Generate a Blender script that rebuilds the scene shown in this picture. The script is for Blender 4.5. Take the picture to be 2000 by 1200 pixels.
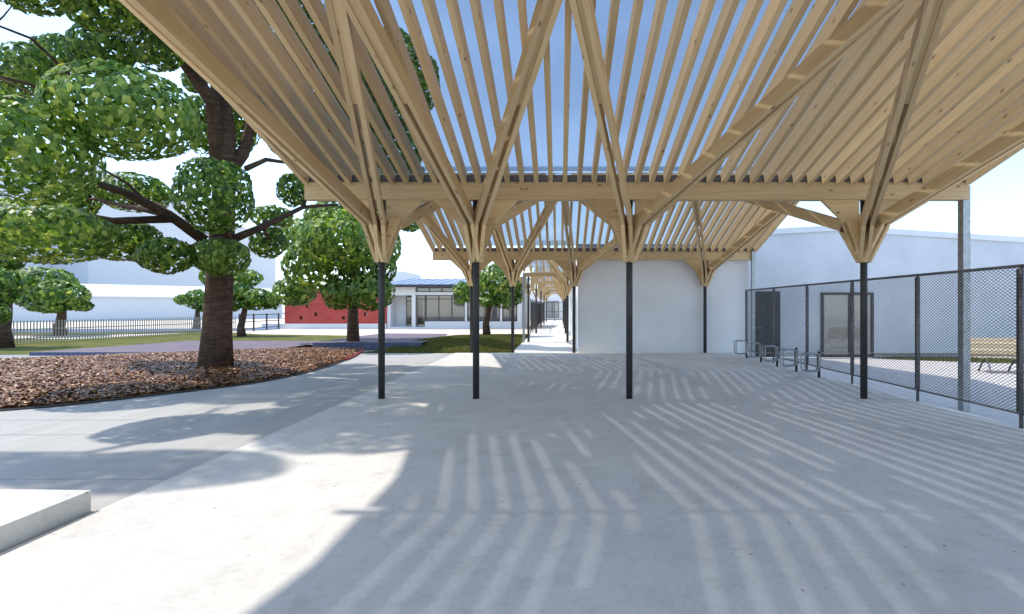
import bpy, math, random
import numpy as np
from mathutils import Vector, Matrix

for o in list(bpy.data.objects):
    bpy.data.objects.remove(o)
scene = bpy.context.scene
COL = scene.collection
R = math.radians
rng = np.random.default_rng(11)
random.seed(5)

# ------------------------------------------------------------------ camera
F = 1015.0            # focal length in photo pixels (2000 wide)
EYE = 1.6
VX, VY = 1093.0, 600.0
cam_d = bpy.data.cameras.new('camera')
cam = bpy.data.objects.new('camera', cam_d)
COL.objects.link(cam)
cam.location = (0, 0, EYE)
cam.rotation_euler = (R(90), 0, 0)
cam_d.sensor_width = 36.0
cam_d.lens = 36.0 * F / 2000.0
cam_d.shift_x = -(VX - 1000.0) / 2000.0
cam_d.clip_start = 0.05
cam_d.clip_end = 5000
scene.camera = cam

# ------------------------------------------------------------------ sky, sun, exposure
SUN_DIR = Vector((-0.60, 0.10, 1.0)).normalized()     # towards the sun
elev = math.asin(SUN_DIR.z)
azim = math.atan2(SUN_DIR.x, SUN_DIR.y)               # clockwise from +Y
world = bpy.data.worlds.new('World')
scene.world = world
world.use_nodes = True
wn, wl = world.node_tree.nodes, world.node_tree.links
wn.clear()
w_out = wn.new('ShaderNodeOutputWorld')
w_bg = wn.new('ShaderNodeBackground')
w_sky = wn.new('ShaderNodeTexSky')
w_sky.sky_type = 'NISHITA'
w_sky.sun_disc = False
w_sky.sun_elevation = elev
w_sky.sun_rotation = azim
w_sky.air_density = 1.0
w_sky.dust_density = 0.35
w_sky.ozone_density = 1.0
# thin white clouds mixed evenly over the whole dome
w_tc = wn.new('ShaderNodeTexCoord')
w_map = wn.new('ShaderNodeMapping')
w_map.inputs['Scale'].default_value = (1.0, 1.0, 2.2)
w_map.inputs['Location'].default_value = (0.35, 0.1, 0.0)
w_noise = wn.new('ShaderNodeTexNoise')
w_noise.inputs['Scale'].default_value = 1.7
w_noise.inputs['Detail'].default_value = 7
w_noise.inputs['Roughness'].default_value = 0.5
w_ramp = wn.new('ShaderNodeValToRGB')
w_ramp.color_ramp.elements[0].position = 0.46
w_ramp.color_ramp.elements[0].color = (0.19, 0.19, 0.19, 1)
w_ramp.color_ramp.elements[1].position = 0.72
w_ramp.color_ramp.elements[1].color = (0.55, 0.55, 0.55, 1)
w_mix = wn.new('ShaderNodeMix')
w_mix.data_type = 'RGBA'
w_mix.inputs['B'].default_value = (5.4, 7.9, 11.4, 1)
wl.new(w_tc.outputs['Generated'], w_map.inputs['Vector'])
wl.new(w_map.outputs['Vector'], w_noise.inputs['Vector'])
wl.new(w_noise.outputs['Fac'], w_ramp.inputs['Fac'])
wl.new(w_ramp.outputs['Color'], w_mix.inputs['Factor'])
wl.new(w_sky.outputs['Color'], w_mix.inputs['A'])
wl.new(w_mix.outputs['Result'], w_bg.inputs['Color'])
w_bg.inputs['Strength'].default_value = 0.15
wl.new(w_bg.outputs['Background'], w_out.inputs['Surface'])

sun_d = bpy.data.lights.new('sun', 'SUN')
sun_d.energy = 2.4
sun_d.angle = R(1.1)
sun_d.color = (1.0, 0.93, 0.83)
sun = bpy.data.objects.new('sun', sun_d)
COL.objects.link(sun)
sun.location = (-20, 5, 40)
sun.rotation_euler = (-SUN_DIR).to_track_quat('-Z', 'Y').to_euler()

scene.view_settings.view_transform = 'Standard'
scene.view_settings.look = 'None'
scene.view_settings.gamma = 1.0
scene.view_settings.use_curve_mapping = False
scene.view_settings.exposure = 0.93
scene.cycles.transparent_max_bounces = 40
scene.cycles.max_bounces = 8

# ------------------------------------------------------------------ helpers
WM = {}                                   # world matrix of every object built
I4 = Matrix.Identity(4)

def put(o, M, parent=None):
    WM[o.name] = M
    if parent is not None:
        o.parent = parent
        o.matrix_basis = WM[parent.name].inverted() @ M
    else:
        o.matrix_basis = M
    return o

def link(name, mesh, parent=None, M=I4):
    o = bpy.data.objects.new(name, mesh)
    COL.objects.link(o)
    return put(o, M.copy(), parent)

def empty(name, loc=(0, 0, 0), rz=0.0):
    o = bpy.data.objects.new(name, None)
    o.empty_display_size = 0.3
    COL.objects.link(o)
    return put(o, Matrix.Translation(loc) @ Matrix.Rotation(rz, 4, 'Z'))

def tag(o, label=None, cat=None, group=None, kind=None):
    if label: o['label'] = label
    if cat: o['category'] = cat
    if group: o['group'] = group
    if kind: o['kind'] = kind
    return o

def mesh_of(name, verts, faces, mat, smooth=False):
    me = bpy.data.meshes.new(name)
    me.from_pydata([tuple(v) for v in verts], [], faces)
    if mat: me.materials.append(mat)
    if smooth:
        me.polygons.foreach_set('use_smooth', [True] * len(me.polygons))
    me.update()
    return me

BOXF = [(0, 3, 2, 1), (4, 5, 6, 7), (0, 1, 5, 4), (1, 2, 6, 5), (2, 3, 7, 6), (3, 0, 4, 7)]

def boxv(x0, x1, y0, y1, z0, z1):
    return [(x0, y0, z0), (x1, y0, z0), (x1, y1, z0), (x0, y1, z0),
            (x0, y0, z1), (x1, y0, z1), (x1, y1, z1), (x0, y1, z1)]

class MB:
    """collects shapes for one mesh"""
    def __init__(self): self.v = []; self.f = []
    def add(self, v, f):
        n = len(self.v); self.v += [tuple(p) for p in v]; self.f += [tuple(i + n for i in q) for q in f]
        return self
    def box(self, x0, x1, y0, y1, z0, z1): return self.add(boxv(x0, x1, y0, y1, z0, z1), BOXF)
    def prism(self, pts, a0, a1, axis):
        """polygon pts in the plane square to axis ('x','y','z'), from a0 to a1"""
        n = len(pts)
        def m(p, a):
            return {'x': (a, p[0], p[1]), 'y': (p[0], a, p[1]), 'z': (p[0], p[1], a)}[axis]
        v = [m(p, a0) for p in pts] + [m(p, a1) for p in pts]
        f = [tuple(range(n))[::-1], tuple(range(n, 2 * n))]
        f += [(i, (i + 1) % n, n + (i + 1) % n, n + i) for i in range(n)]
        return self.add(v, f)
    def tube(self, pts, rad, sides=8, closed=False, cap=True):
        pts = [Vector(p) for p in pts]; n = len(pts)
        rads = rad if isinstance(rad, (list, tuple)) else [rad] * n
        v = []; up = None
        for i, p in enumerate(pts):
            a = pts[i - 1] if (i > 0 or closed) else p
            b = pts[(i + 1) % n] if (i < n - 1 or closed) else p
            d = (b - a).normalized()
            if up is None:
                up = Vector((0, 0, 1)) if abs(d.z) < 0.9 else Vector((1, 0, 0))
            s = d.cross(up)
            if s.length < 1e-4: s = d.orthogonal()
            s.normalize(); up = s.cross(d).normalized()
            for k in range(sides):
                t = 2 * math.pi * k / sides
                v.append(p + (s * math.cos(t) + up * math.sin(t)) * rads[i])
        f = []
        for i in range(n if closed else n - 1):
            j = (i + 1) % n
            for k in range(sides):
                l = (k + 1) % sides
                f.append((i * sides + k, i * sides + l, j * sides + l, j * sides + k))
        if cap and not closed:
            f.append(tuple(range(sides))[::-1]); f.append(tuple((n - 1) * sides + k for k in range(sides)))
        return self.add(v, f)
    def build(self, name, mat, parent=None, M=I4, smooth=False):
        return link(name, mesh_of(name, self.v, self.f, mat, smooth), parent, M)

_cache = {}
def member(name, p0, p1, w, h, mat, parent, side=None):
    """a straight timber: local X along its length, w across, h deep"""
    p0, p1 = Vector(p0), Vector(p1)
    d = p1 - p0; L = d.length; d.normalize()
    s = Vector((0, 0, 1)).cross(d) if side is None else Vector(side)
    if s.length < 1e-5: s = Vector((0, 1, 0))
    s = (s - d * s.dot(d)).normalized(); u = d.cross(s)
    key = (name, round(L, 3), round(w, 4), round(h, 4), mat.name)
    if key not in _cache:
        _cache[key] = mesh_of(name, boxv(-L / 2, L / 2, -w / 2, w / 2, -h / 2, h / 2), BOXF, mat)
    c = (p0 + p1) / 2
    M = Matrix(((d.x, s.x, u.x, c.x), (d.y, s.y, u.y, c.y), (d.z, s.z, u.z, c.z), (0, 0, 0, 1)))
    return link(name, _cache[key], parent, M)

def at(px, py, Y):
    """photo pixel at depth Y -> world point"""
    return Vector(((px - VX) * Y / F, Y, EYE + (VY - py) * Y / F))

def gnd(px, py, z=0.0):
    Y = (EYE - z) * F / (py - VY)
    return Vector(((px - VX) * Y / F, Y, z))

# ------------------------------------------------------------------ materials
def mat_new(name, rough=0.7, spec=0.4, metal=0.0):
    m = bpy.data.materials.new(name); m.use_nodes = True
    n, l = m.node_tree.nodes, m.node_tree.links
    b = n['Principled BSDF']
    b.inputs['Roughness'].default_value = rough
    b.inputs['Specular IOR Level'].default_value = spec
    b.inputs['Metallic'].default_value = metal
    return m, n, l, b

def coords(n, l, scale=(1, 1, 1), kind='Object', random_shift=False):
    tc = n.new('ShaderNodeTexCoord'); mp = n.new('ShaderNodeMapping')
    mp.inputs['Scale'].default_value = scale
    l.new(tc.outputs[kind], mp.inputs['Vector'])
    if random_shift:
        oi = n.new('ShaderNodeObjectInfo'); ml = n.new('ShaderNodeMath'); ml.operation = 'MULTIPLY'
        ml.inputs[1].default_value = 71.3
        l.new(oi.outputs['Random'], ml.inputs[0]); l.new(ml.outputs[0], mp.inputs['Location'])
    return mp.outputs['Vector']

def noise(n, l, vec, scale, detail=4, rough=0.55):
    t = n.new('ShaderNodeTexNoise')
    t.inputs['Scale'].default_value = scale; t.inputs['Detail'].default_value = detail
    t.inputs['Roughness'].default_value = rough
    l.new(vec, t.inputs['Vector']); return t.outputs['Fac']

def ramp(n, l, fac, stops):
    r = n.new('ShaderNodeValToRGB'); e = r.color_ramp.elements
    while len(e) < len(stops): e.new(0.5)
    for i, (p, c) in enumerate(stops):
        e[i].position = p; e[i].color = (*c, 1) if len(c) == 3 else c
    l.new(fac, r.inputs['Fac']); return r.outputs['Color']

def mixc(n, l, fac, a, b, mode='MIX'):
    m = n.new('ShaderNodeMix'); m.data_type = 'RGBA'; m.blend_type = mode
    for s, v in (('Factor', fac), ('A', a), ('B', b)):
        if isinstance(v, (int, float)): m.inputs[s].default_value = v
        elif isinstance(v, tuple): m.inputs[s].default_value = (*v, 1)
        else: l.new(v, m.inputs[s])
    return m.outputs['Result']

def bump(n, l, b, h, strength, dist=0.01):
    k = n.new('ShaderNodeBump'); k.inputs['Strength'].default_value = strength
    k.inputs['Distance'].default_value = dist
    l.new(h, k.inputs['Height']); l.new(k.outputs['Normal'], b.inputs['Normal'])

def two_tone(name, c0, c1, scale, rough=0.8, spec=0.3, detail=5, bmp=0.0, bscale=40, kind='Object', stretch=(1, 1, 1), metal=0.0):
    m, n, l, b = mat_new(name, rough, spec, metal)
    v = coords(n, l, stretch, kind)
    f = noise(n, l, v, scale, detail)
    l.new(ramp(n, l, f, [(0.3, c0), (0.7, c1)]), b.inputs['Base Color'])
    if bmp:
        bump(n, l, b, noise(n, l, v, bscale, 4), bmp)
    return m

def concrete(name, c0, c1, speck=True, stretch=(1, 1, 1), rough=0.72):
    m, n, l, b = mat_new(name, rough, 0.35)
    v = coords(n, l, stretch)
    big = noise(n, l, v, 0.55, 6, 0.6)
    fine = noise(n, l, v, 26, 4, 0.7)
    c = ramp(n, l, big, [(0.28, c0), (0.72, c1)])
    c = mixc(n, l, 0.22, c, ramp(n, l, fine, [(0.3, (0.18,) * 3), (0.7, (0.95,) * 3)]), 'SOFT_LIGHT')
    if speck:                                     # small pits and stains
        vo = n.new('ShaderNodeTexVoronoi'); vo.inputs['Scale'].default_value = 7.0
        l.new(v, vo.inputs['Vector'])
        pit = ramp(n, l, vo.outputs['Distance'], [(0.05, (0.9,) * 3), (0.11, (0,) * 3)])
        gate = ramp(n, l, noise(n, l, v, 1.6, 3), [(0.5, (0,) * 3), (0.62, (1,) * 3)])
        fac = mixc(n, l, 1.0, pit, gate, 'MULTIPLY')
        c = mixc(n, l, fac, c, tuple(x * 0.33 for x in c0))
        st = noise(n, l, v, 3.1, 8, 0.72)
        c = mixc(n, l, ramp(n, l, st, [(0.50, (0,) * 3), (0.75, (0.6,) * 3)]), c, tuple(x * 0.72 for x in c0))
    l.new(c, b.inputs['Base Color'])
    bump(n, l, b, fine, 0.25, 0.004)
    return m

def wood(name, c0, c1):
    m, n, l, b = mat_new(name, 0.62, 0.3)
    v = coords(n, l, (1, 1, 1), 'Object', True)
    def sc(s):
        mp = n.new('ShaderNodeMapping'); mp.inputs['Scale'].default_value = s
        l.new(v, mp.inputs['Vector']); return mp.outputs['Vector']
    g = noise(n, l, sc((0.9, 16, 16)), 1.0, 5, 0.6)
    g2 = noise(n, l, sc((2.5, 70, 70)), 1.0, 3)
    c = ramp(n, l, g, [(0.28, c0), (0.72, c1)])
    c = mixc(n, l, 0.25, c, ramp(n, l, g2, [(0.3, (0.2,) * 3), (0.7, (0.85,) * 3)]), 'SOFT_LIGHT')
    oi = n.new('ShaderNodeObjectInfo')            # every timber a little different
    c = mixc(n, l, 1.0, c, ramp(n, l, oi.outputs['Random'], [(0.0, (0.74, 0.72, 0.69)), (0.5, (0.93, 0.92, 0.90)), (1.0, (1.08, 1.05, 1.0))]), 'MULTIPLY')
    vo = n.new('ShaderNodeTexVoronoi'); vo.inputs['Scale'].default_value = 1.0
    l.new(sc((2.6, 6.0, 6.0)), vo.inputs['Vector'])
    k = ramp(n, l, vo.outputs['Distance'], [(0.055, (0.8,) * 3), (0.11, (0.2,) * 3), (0.15, (0.0,) * 3)])
    c = mixc(n, l, k, c, (0.14, 0.065, 0.025))
    l.new(c, b.inputs['Base Color'])
    bump(n, l, b, g2, 0.2, 0.002)
    return m

M = {}
M['wood'] = wood('pine_timber', (0.64, 0.46, 0.245), (0.78, 0.595, 0.345))
M['slab'] = concrete('pale_concrete', (0.545, 0.52, 0.485), (0.675, 0.65, 0.61))
M['paving'] = concrete('brushed_concrete', (0.36, 0.35, 0.335), (0.45, 0.435, 0.42), False, (7, 0.6, 1), 0.8)
M['block'] = concrete('cast_concrete', (0.50, 0.49, 0.46), (0.62, 0.61, 0.58))
M['post'] = two_tone('black_painted_steel', (0.022, 0.022, 0.022), (0.036, 0.035, 0.034), 8, 0.5, 0.5)
M['dark'] = two_tone('dark_grey_metal', (0.03, 0.031, 0.033), (0.05, 0.05, 0.052), 6, 0.45, 0.5)
M['galv'] = two_tone('galvanised_steel', (0.26, 0.28, 0.29), (0.42, 0.44, 0.45), 14, 0.42, 0.5, metal=0.75)
M['fence'] = two_tone('weathered_grey_steel', (0.10, 0.10, 0.105), (0.20, 0.195, 0.195), 18, 0.5, 0.5, metal=0.4)
M['wall'] = two_tone('white_render', (0.77, 0.77, 0.775), (0.84, 0.84, 0.84), 1.2, 0.9, 0.2, bmp=0.5, bscale=60)
M['wallw'] = two_tone('smooth_white_paint', (0.68, 0.69, 0.70), (0.74, 0.745, 0.75), 0.8, 0.8, 0.2)
M['mass'] = two_tone('plain_white_facade', (0.58, 0.60, 0.64), (0.63, 0.65, 0.68), 0.05, 0.9, 0.1)
M['gable'] = two_tone('rough_pale_grey_render', (0.54, 0.56, 0.59), (0.64, 0.655, 0.675), 0.9, 0.92, 0.15, 7, 0.7, 70)
M['red'] = two_tone('red_render', (0.37, 0.058, 0.05), (0.46, 0.09, 0.078), 1.6, 0.85, 0.2, 6, 0.3, 50)
M['redtrim'] = two_tone('red_edging', (0.32, 0.025, 0.025), (0.42, 0.04, 0.04), 5, 0.6, 0.3)
M['roofb'] = two_tone('blue_grey_metal_roof', (0.15, 0.19, 0.29), (0.19, 0.235, 0.34), 0.6, 0.35, 0.5)
M['sand'] = two_tone('beige_stabilised_sand', (0.62, 0.52, 0.42), (0.72, 0.62, 0.52), 1.5, 0.95, 0.1, 6, 0.2, 60)
M['yard'] = two_tone('light_gravel_paving', (0.50, 0.46, 0.44), (0.62, 0.58, 0.56), 5, 0.95, 0.1, 8, 0.4, 60)
M['court'] = two_tone('mauve_soft_play_surface', (0.15, 0.12, 0.145), (0.20, 0.16, 0.185), 2.0, 0.9, 0.2, 8, 0.3, 120)
M['courtedge'] = two_tone('slate_blue_retaining_face', (0.075, 0.09, 0.15), (0.13, 0.15, 0.23), 3, 0.85, 0.2, 5, 0.2, 20, stretch=(6, 1, 0.6))
M['asphalt'] = two_tone('grey_path', (0.26, 0.26, 0.27), (0.34, 0.34, 0.34), 2, 0.9, 0.2, 6, 0.3, 80)
M['lane'] = two_tone('blue_grey_lane', (0.10, 0.14, 0.22), (0.14, 0.18, 0.27), 0.7, 0.9, 0.2)
M['earth'] = two_tone('dry_earth', (0.36, 0.32, 0.26), (0.46, 0.41, 0.34), 0.4, 0.95, 0.1)
M['lawn'] = two_tone('mown_lawn', (0.075, 0.085, 0.018), (0.16, 0.155, 0.045), 1.3, 0.95, 0.1, 9, 0.6, 90)
M['soil'] = two_tone('dark_mulch_soil', (0.05, 0.03, 0.02), (0.12, 0.075, 0.045), 6, 0.95, 0.1, 6, 0.6, 30)
M['picket'] = two_tone('taupe_painted_steel', (0.34, 0.31, 0.27), (0.44, 0.41, 0.36), 9, 0.6, 0.3)
M['benchwood'] = wood('pale_bench_slats', (0.58, 0.45, 0.27), (0.68, 0.55, 0.36))

def bark():
    m, n, l, b = mat_new('brown_bark', 0.95, 0.15)
    v = coords(n, l, (1.6, 1.6, 9.0))
    f = noise(n, l, v, 1.8, 7, 0.65)
    f2 = noise(n, l, coords(n, l, (9, 9, 2.0)), 1.5, 4)
    c = ramp(n, l, f, [(0.3, (0.045, 0.028, 0.020)), (0.55, (0.10, 0.065, 0.047)), (0.75, (0.16, 0.11, 0.08))])
    c = mixc(n, l, 0.5, c, ramp(n, l, f2, [(0.3, (0.3,) * 3), (0.7, (0.8,) * 3)]), 'SOFT_LIGHT')
    l.new(c, b.inputs['Base Color']); bump(n, l, b, f, 0.9, 0.03)
    return m
M['bark'] = bark()

def leafmat(name, lo, mid, hi):
    m = bpy.data.materials.new(name); m.use_nodes = True
    n, l = m.node_tree.nodes, m.node_tree.links
    n.clear()
    out = n.new('ShaderNodeOutputMaterial')
    a = n.new('ShaderNodeAttribute'); a.attribute_name = 'tint'
    c = ramp(n, l, a.outputs['Fac'], [(0.0, lo), (0.5, mid), (1.0, hi)])
    v = coords(n, l)
    c = mixc(n, l, 0.6, c, ramp(n, l, noise(n, l, v, 9, 3), [(0.3, (0.25,) * 3), (0.7, (0.8,) * 3)]), 'SOFT_LIGHT')
    d = n.new('ShaderNodeBsdfPrincipled'); d.inputs['Roughness'].default_value = 0.42
    d.inputs['Specular IOR Level'].default_value = 0.45
    t = n.new('ShaderNodeBsdfTranslucent'); mx = n.new('ShaderNodeMixShader'); mx.inputs[0].default_value = 0.45
    l.new(c, d.inputs['Base Color']); l.new(mixc(n, l, 1.0, c, (1.25, 1.2, 0.55), 'MULTIPLY'), t.inputs['Color'])
    l.new(d.outputs[0], mx.inputs[1]); l.new(t.outputs[0], mx.inputs[2]); l.new(mx.outputs[0], out.inputs[0])
    return m
M['leaf'] = leafmat('tree_leaves', (0.028, 0.075, 0.013), (0.155, 0.29, 0.045), (0.46, 0.53, 0.12))
M['grass'] = leafmat('grass_blades', (0.05, 0.065, 0.012), (0.11, 0.12, 0.03), (0.20, 0.19, 0.06))
M['chip'] = leafmat('bark_chips', (0.045, 0.02, 0.010), (0.28, 0.115, 0.038), (0.55, 0.29, 0.115))
M['chip'].node_tree.nodes['Mix Shader'].inputs[0].default_value = 0.0

def glass(name, tint, fac_gloss, rough=0.02):
    m = bpy.data.materials.new(name); m.use_nodes = True
    n, l = m.node_tree.nodes, m.node_tree.links
    n.clear()
    out = n.new('ShaderNodeOutputMaterial'); t = n.new('ShaderNodeBsdfTransparent'); g = n.new('ShaderNodeBsdfGlossy')
    t.inputs['Color'].default_value = (*tint, 1); g.inputs['Roughness'].default_value = rough
    lw = n.new('ShaderNodeLayerWeight'); lw.inputs['Blend'].default_value = 0.5
    pw = n.new('ShaderNodeMath'); pw.operation = 'POWER'; pw.inputs[1].default_value = 4.0
    ma = n.new('ShaderNodeMath'); ma.operation = 'MULTIPLY_ADD'; ma.inputs[1].default_value = 0.6; ma.inputs[2].default_value = fac_gloss
    l.new(lw.outputs['Facing'], pw.inputs[0]); l.new(pw.outputs[0], ma.inputs[0])
    mx = n.new('ShaderNodeMixShader')
    l.new(ma.outputs[0], mx.inputs[0]); l.new(t.outputs[0], mx.inputs[1]); l.new(g.outputs[0], mx.inputs[2])
    l.new(mx.outputs[0], out.inputs[0])
    return m
M['roofglass'] = glass('tinted_roof_glazing', (0.62, 0.645, 0.68), 0.02)
M['walkglass'] = glass('clear_roof_glazing', (0.86, 0.88, 0.90), 0.02)
M['glass'] = glass('window_glass', (0.88, 0.88, 0.87), 0.09, 0.03)
m_, n_, l_, b_ = mat_new('room_and_reflection_tone', 0.9, 0.1); b_.inputs['Base Color'].default_value = (0.55, 0.53, 0.50, 1); M['room_reflection'] = m_  # pavilion back wall, and pale sheets standing in for reflections in the panes
def dark_panel():
    m, n, l, b = mat_new('dark_door_paint', 0.45, 0.4)
    l.new(ramp(n, l, noise(n, l, coords(n, l), 3, 4), [(0.3, (0.028, 0.03, 0.036)), (0.7, (0.04, 0.043, 0.05))]), b.inputs['Base Color'])
    return m
M['door'] = dark_panel()

# ------------------------------------------------------------------ the ground
def sheet(name, pts, z, mat, thick=0.0, z0=None):
    b = MB()
    if thick: b.prism(pts, z - thick, z, 'z')
    else: b.add([(p[0], p[1], z) for p in pts], [tuple(range(len(pts)))])
    return tag(b.build(name, mat), kind='structure')

SLAB_L, SLAB_R, SLAB_Y = -3.61, 6.14, 18.0
sheet('ground', [(-900, -60), (6.0, -60), (6.0, 18.3), (40, 18.3), (900, 18.3), (900, 1500), (-900, 1500)], -0.03, M['sand'])
sheet('lower_yard', [(5.9, -60), (900, -60), (900, 18.4), (5.9, 18.4)], -0.20, M['yard'])
slab = sheet('concrete_slab', [(SLAB_L, -8), (SLAB_R, -8), (SLAB_R, SLAB_Y), (SLAB_L, SLAB_Y)], 0.012, M['slab'], 0.26)
walk = sheet('covered_walkway', [(-1.66, SLAB_Y + 0.006), (0.62, SLAB_Y + 0.006), (0.62, 62), (-1.66, 62)], 0.010, M['slab'], 0.12)
# brushed paving left of the slab, laid in long bays with open joints
base = sheet('paving_bed', [(-40, -8), (SLAB_L - 0.005, -8), (SLAB_L - 0.005, 17.95), (-40, 17.95)], -0.022, M['soil'])
y = -1.90
k = 0
while y < 17.8:
    y2 = min(y + 0.84, 17.95)
    xs = [-34, -23.5, -13.6, SLAB_L - 0.012]
    for i in range(3):
        MB().box(xs[i] + 0.004, xs[i + 1] - 0.004, y + 0.005, y2 - 0.005, -0.02, 0.0 + 0.0015 * ((k * 7 + i * 3) % 3)).build('paving_slab', M['paving'], base)
    y = y2; k += 1

def smooth(t):
    t = max(0.0, min(1.0, t)); return t * t * (3 - 2 * t)

def height_sheet(name, poly_lr, ys, zf, mat, nx=14):
    """lofted sheet: for each y a left and right x, heights from zf"""
    v, f = [], []
    for y in ys:
        xl, xr = poly_lr(y)
        for i in range(nx + 1):
            x = xl + (xr - xl) * i / nx
            v.append((x, y, zf(x, y)))
    for j in range(len(ys) - 1):
        for i in range(nx):
            a = j * (nx + 1) + i
            f.append((a, a + 1, a + nx + 2, a + nx + 1))
    return link(name, mesh_of(name, v, f, mat, True))

def lawn_z(x, y):
    return 0.004 + 0.26 * smooth((y - 18.2) / 3.2) * (1 - smooth((y - 23.5) / 6)) * smooth((-1.9 - x) / 1.2)
LAWN = lambda y: (-6.9 + 0.08 * (y - 18) + 1.5 * math.sin((y - 18) / 12 * 2.2), -1.68)
tag(height_sheet('lawn', LAWN, np.linspace(18.02, 30.4, 26), lawn_z, M['lawn']), kind='structure')
LAWN2 = [(-38, 20.2), (-24.6, 17.2), (-17.6, 17.3), (-16.6, 23.2), (-9.6, 24.2), (-9.8, 28.6), (-17.5, 30.5), (-22.4, 34), (-24.2, 26), (-38, 26)]
sheet('lawn', LAWN2, 0.004, M['lawn'])
sheet('path', [(-34, 15.4), (-14.2, 15.6), (-13.6, 17.3), (-24.6, 17.1), (-34, 18.6)], 0.012, M['asphalt'])
sheet('road', [(-120, 36), (-30, 33), (-20.8, 36.5), (-20.8, 40.5), (-32, 38), (-120, 42)], -0.008, M['lane'])
sheet('verge', [(-120, 30.5), (-29, 29.6), (-22.6, 33.2), (-21.0, 36.2), (-30, 32.8), (-120, 35.6)], -0.002, M['lawn'])
# mauve play surfaces, raised a little with a slate-blue front face
def court(pts, z, wall):
    o = sheet('play_surface', pts, z, M['court'])
    b = MB()
    for a, c in wall:
        d = Vector((c[0] - a[0], c[1] - a[1])).normalized(); nrm = Vector((d.y, -d.x)) * 0.05
        b.prism([(a[0], a[1]), (c[0], c[1]), (c[0] + nrm.x, c[1] + nrm.y), (a[0] + nrm.x, a[1] + nrm.y)], -0.03, z + 0.003, 'z')
    b.build('kerb_face', M['courtedge'], o)
court([(-9.3, 19.6), (-5.2, 19.6), (-5.2, 23.6), (-5.6, 26.2), (-9.0, 26.6), (-9.3, 24)], 0.255, [((-9.3, 19.6), (-5.2, 19.6))])
court([(-17.3, 17.0), (-12.0, 17.0), (-9.9, 18.6), (-9.9, 22.6), (-16.2, 22.9)], 0.12, [((-17.3, 17.0), (-12.0, 17.0)), ((-12.0, 17.0), (-9.9, 18.6))])

# mulch bed under the big tree, a low mound with a red edging along the path
BED = [(-20.0, 6.4), (-12.5, 6.9), (-9.6, 7.55), (-8.24, 8.2), (-7.24, 9.44), (-6.45, 10.75), (-6.13, 12.5), (-6.3, 14.9), (-6.75, 17.3), (-7.5, 19.4),
       (-9.4, 19.3), (-11.5, 17.9), (-13.2, 16.9), (-14.4, 15.9), (-16.5, 15.0), (-20.0, 14.2)]
def catmull(pts, n=5):
    out = []
    N = len(pts)
    for i in range(N):
        p0, p1, p2, p3 = [Vector(pts[(i + q) % N]) for q in (-1, 0, 1, 2)]
        for k in range(n):
            t = k / n
            out.append(0.5 * ((2 * p1) + (p2 - p0) * t + (2 * p0 - 5 * p1 + 4 * p2 - p3) * t * t + (3 * p1 - p0 - 3 * p2 + p3) * t ** 3))
    return out
bed_edge = catmull(BED)
BC = Vector((-12.6, 12.2))
def bed_ring(s): return [BC + (p - BC) * s for p in bed_edge]
bv, bf = [], []
N = len(bed_edge)
rings = [1.0, 0.985, 0.93, 0.8, 0.6, 0.35, 0.1]
bz = [0.0, 0.035, 0.07, 0.13, 0.18, 0.2, 0.2]
for s, z in zip(rings, bz):
    bv += [(p.x, p.y, z) for p in bed_ring(s)]
for j in range(len(rings) - 1):
    for i in range(N):
        k2 = (i + 1) % N
        bf.append((j * N + i, j * N + k2, (j + 1) * N + k2, (j + 1) * N + i))
bf.append(tuple((len(rings) - 1) * N + i for i in range(N)))
tag(link('mulch_bed', mesh_of('mulch_bed', bv, bf, M['soil'], True)), kind='structure')
def bed_height(s): return float(np.interp(s, rings[::-1], bz[::-1]))
edge = MB(); E = bed_edge
ER = bed_ring(1.003)
edge.tube([(p.x, p.y, 0.02) for p in ER[47:] + ER[:37]], 0.02, 5)
tag(edge.build('bed_edging', M['dark']), 'thin dark metal edging around the bark mulch bed', 'edging')
edge = MB(); edge.tube([(p.x, p.y, 0.045) for p in ER[36:48]], 0.035, 5)
tag(edge.build('bed_edging', M['redtrim']), 'short red edging at the right tip of the mulch bed', 'edging')

# loose chips: real pieces, nobody could count them
def scatter_quads(name, pos, nrm_tilt, size, aspect, tint, mat, parent=None, kind='stuff'):
    n = len(pos)
    a = rng.uniform(0, 2 * np.pi, n); tx = rng.normal(0, nrm_tilt, n); ty = rng.normal(0, nrm_tilt, n)
    u = np.stack([np.cos(a), np.sin(a), tx], 1); w = np.stack([-np.sin(a), np.cos(a), ty], 1)
    u *= (size * 0.5)[:, None]; w *= (size * aspect * 0.5)[:, None]
    v = np.stack([pos - u - w * 0.6, pos + u * 0.8 - w, pos + u + w * 0.7, pos - u * 0.7 + w], 1).reshape(-1, 3)
    me = bpy.data.meshes.new(name)
    me.vertices.add(4 * n); me.vertices.foreach_set('co', v.ravel())
    me.loops.add(4 * n); me.loops.foreach_set('vertex_index', np.arange(4 * n))
    me.polygons.add(n); me.polygons.foreach_set('loop_start', np.arange(n) * 4)
    me.update()
    at_ = me.attributes.new('tint', 'FLOAT', 'POINT'); at_.data.foreach_set('value', np.repeat(tint, 4))
    me.materials.append(mat)
    o = link(name, me, parent)
    o['kind'] = kind
    return o
nC = 210000
ang = rng.integers(0, N, nC); tt = rng.random(nC); ss = np.sqrt(rng.random(nC)) * 0.995
ex = np.array([p.x for p in bed_edge]); ey = np.array([p.y for p in bed_edge])
px_ = ex[ang] * (1 - tt) + ex[(ang + 1) % N] * tt; py_ = ey[ang] * (1 - tt) + ey[(ang + 1) % N] * tt
cx = BC.x + (px_ - BC.x) * ss; cy = BC.y + (py_ - BC.y) * ss
keep = cx > -17.5
cx, cy, ss = cx[keep], cy[keep], ss[keep]
cz = np.interp(ss, rings[::-1], bz[::-1]) + rng.uniform(0.012, 0.045, len(cx))
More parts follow.
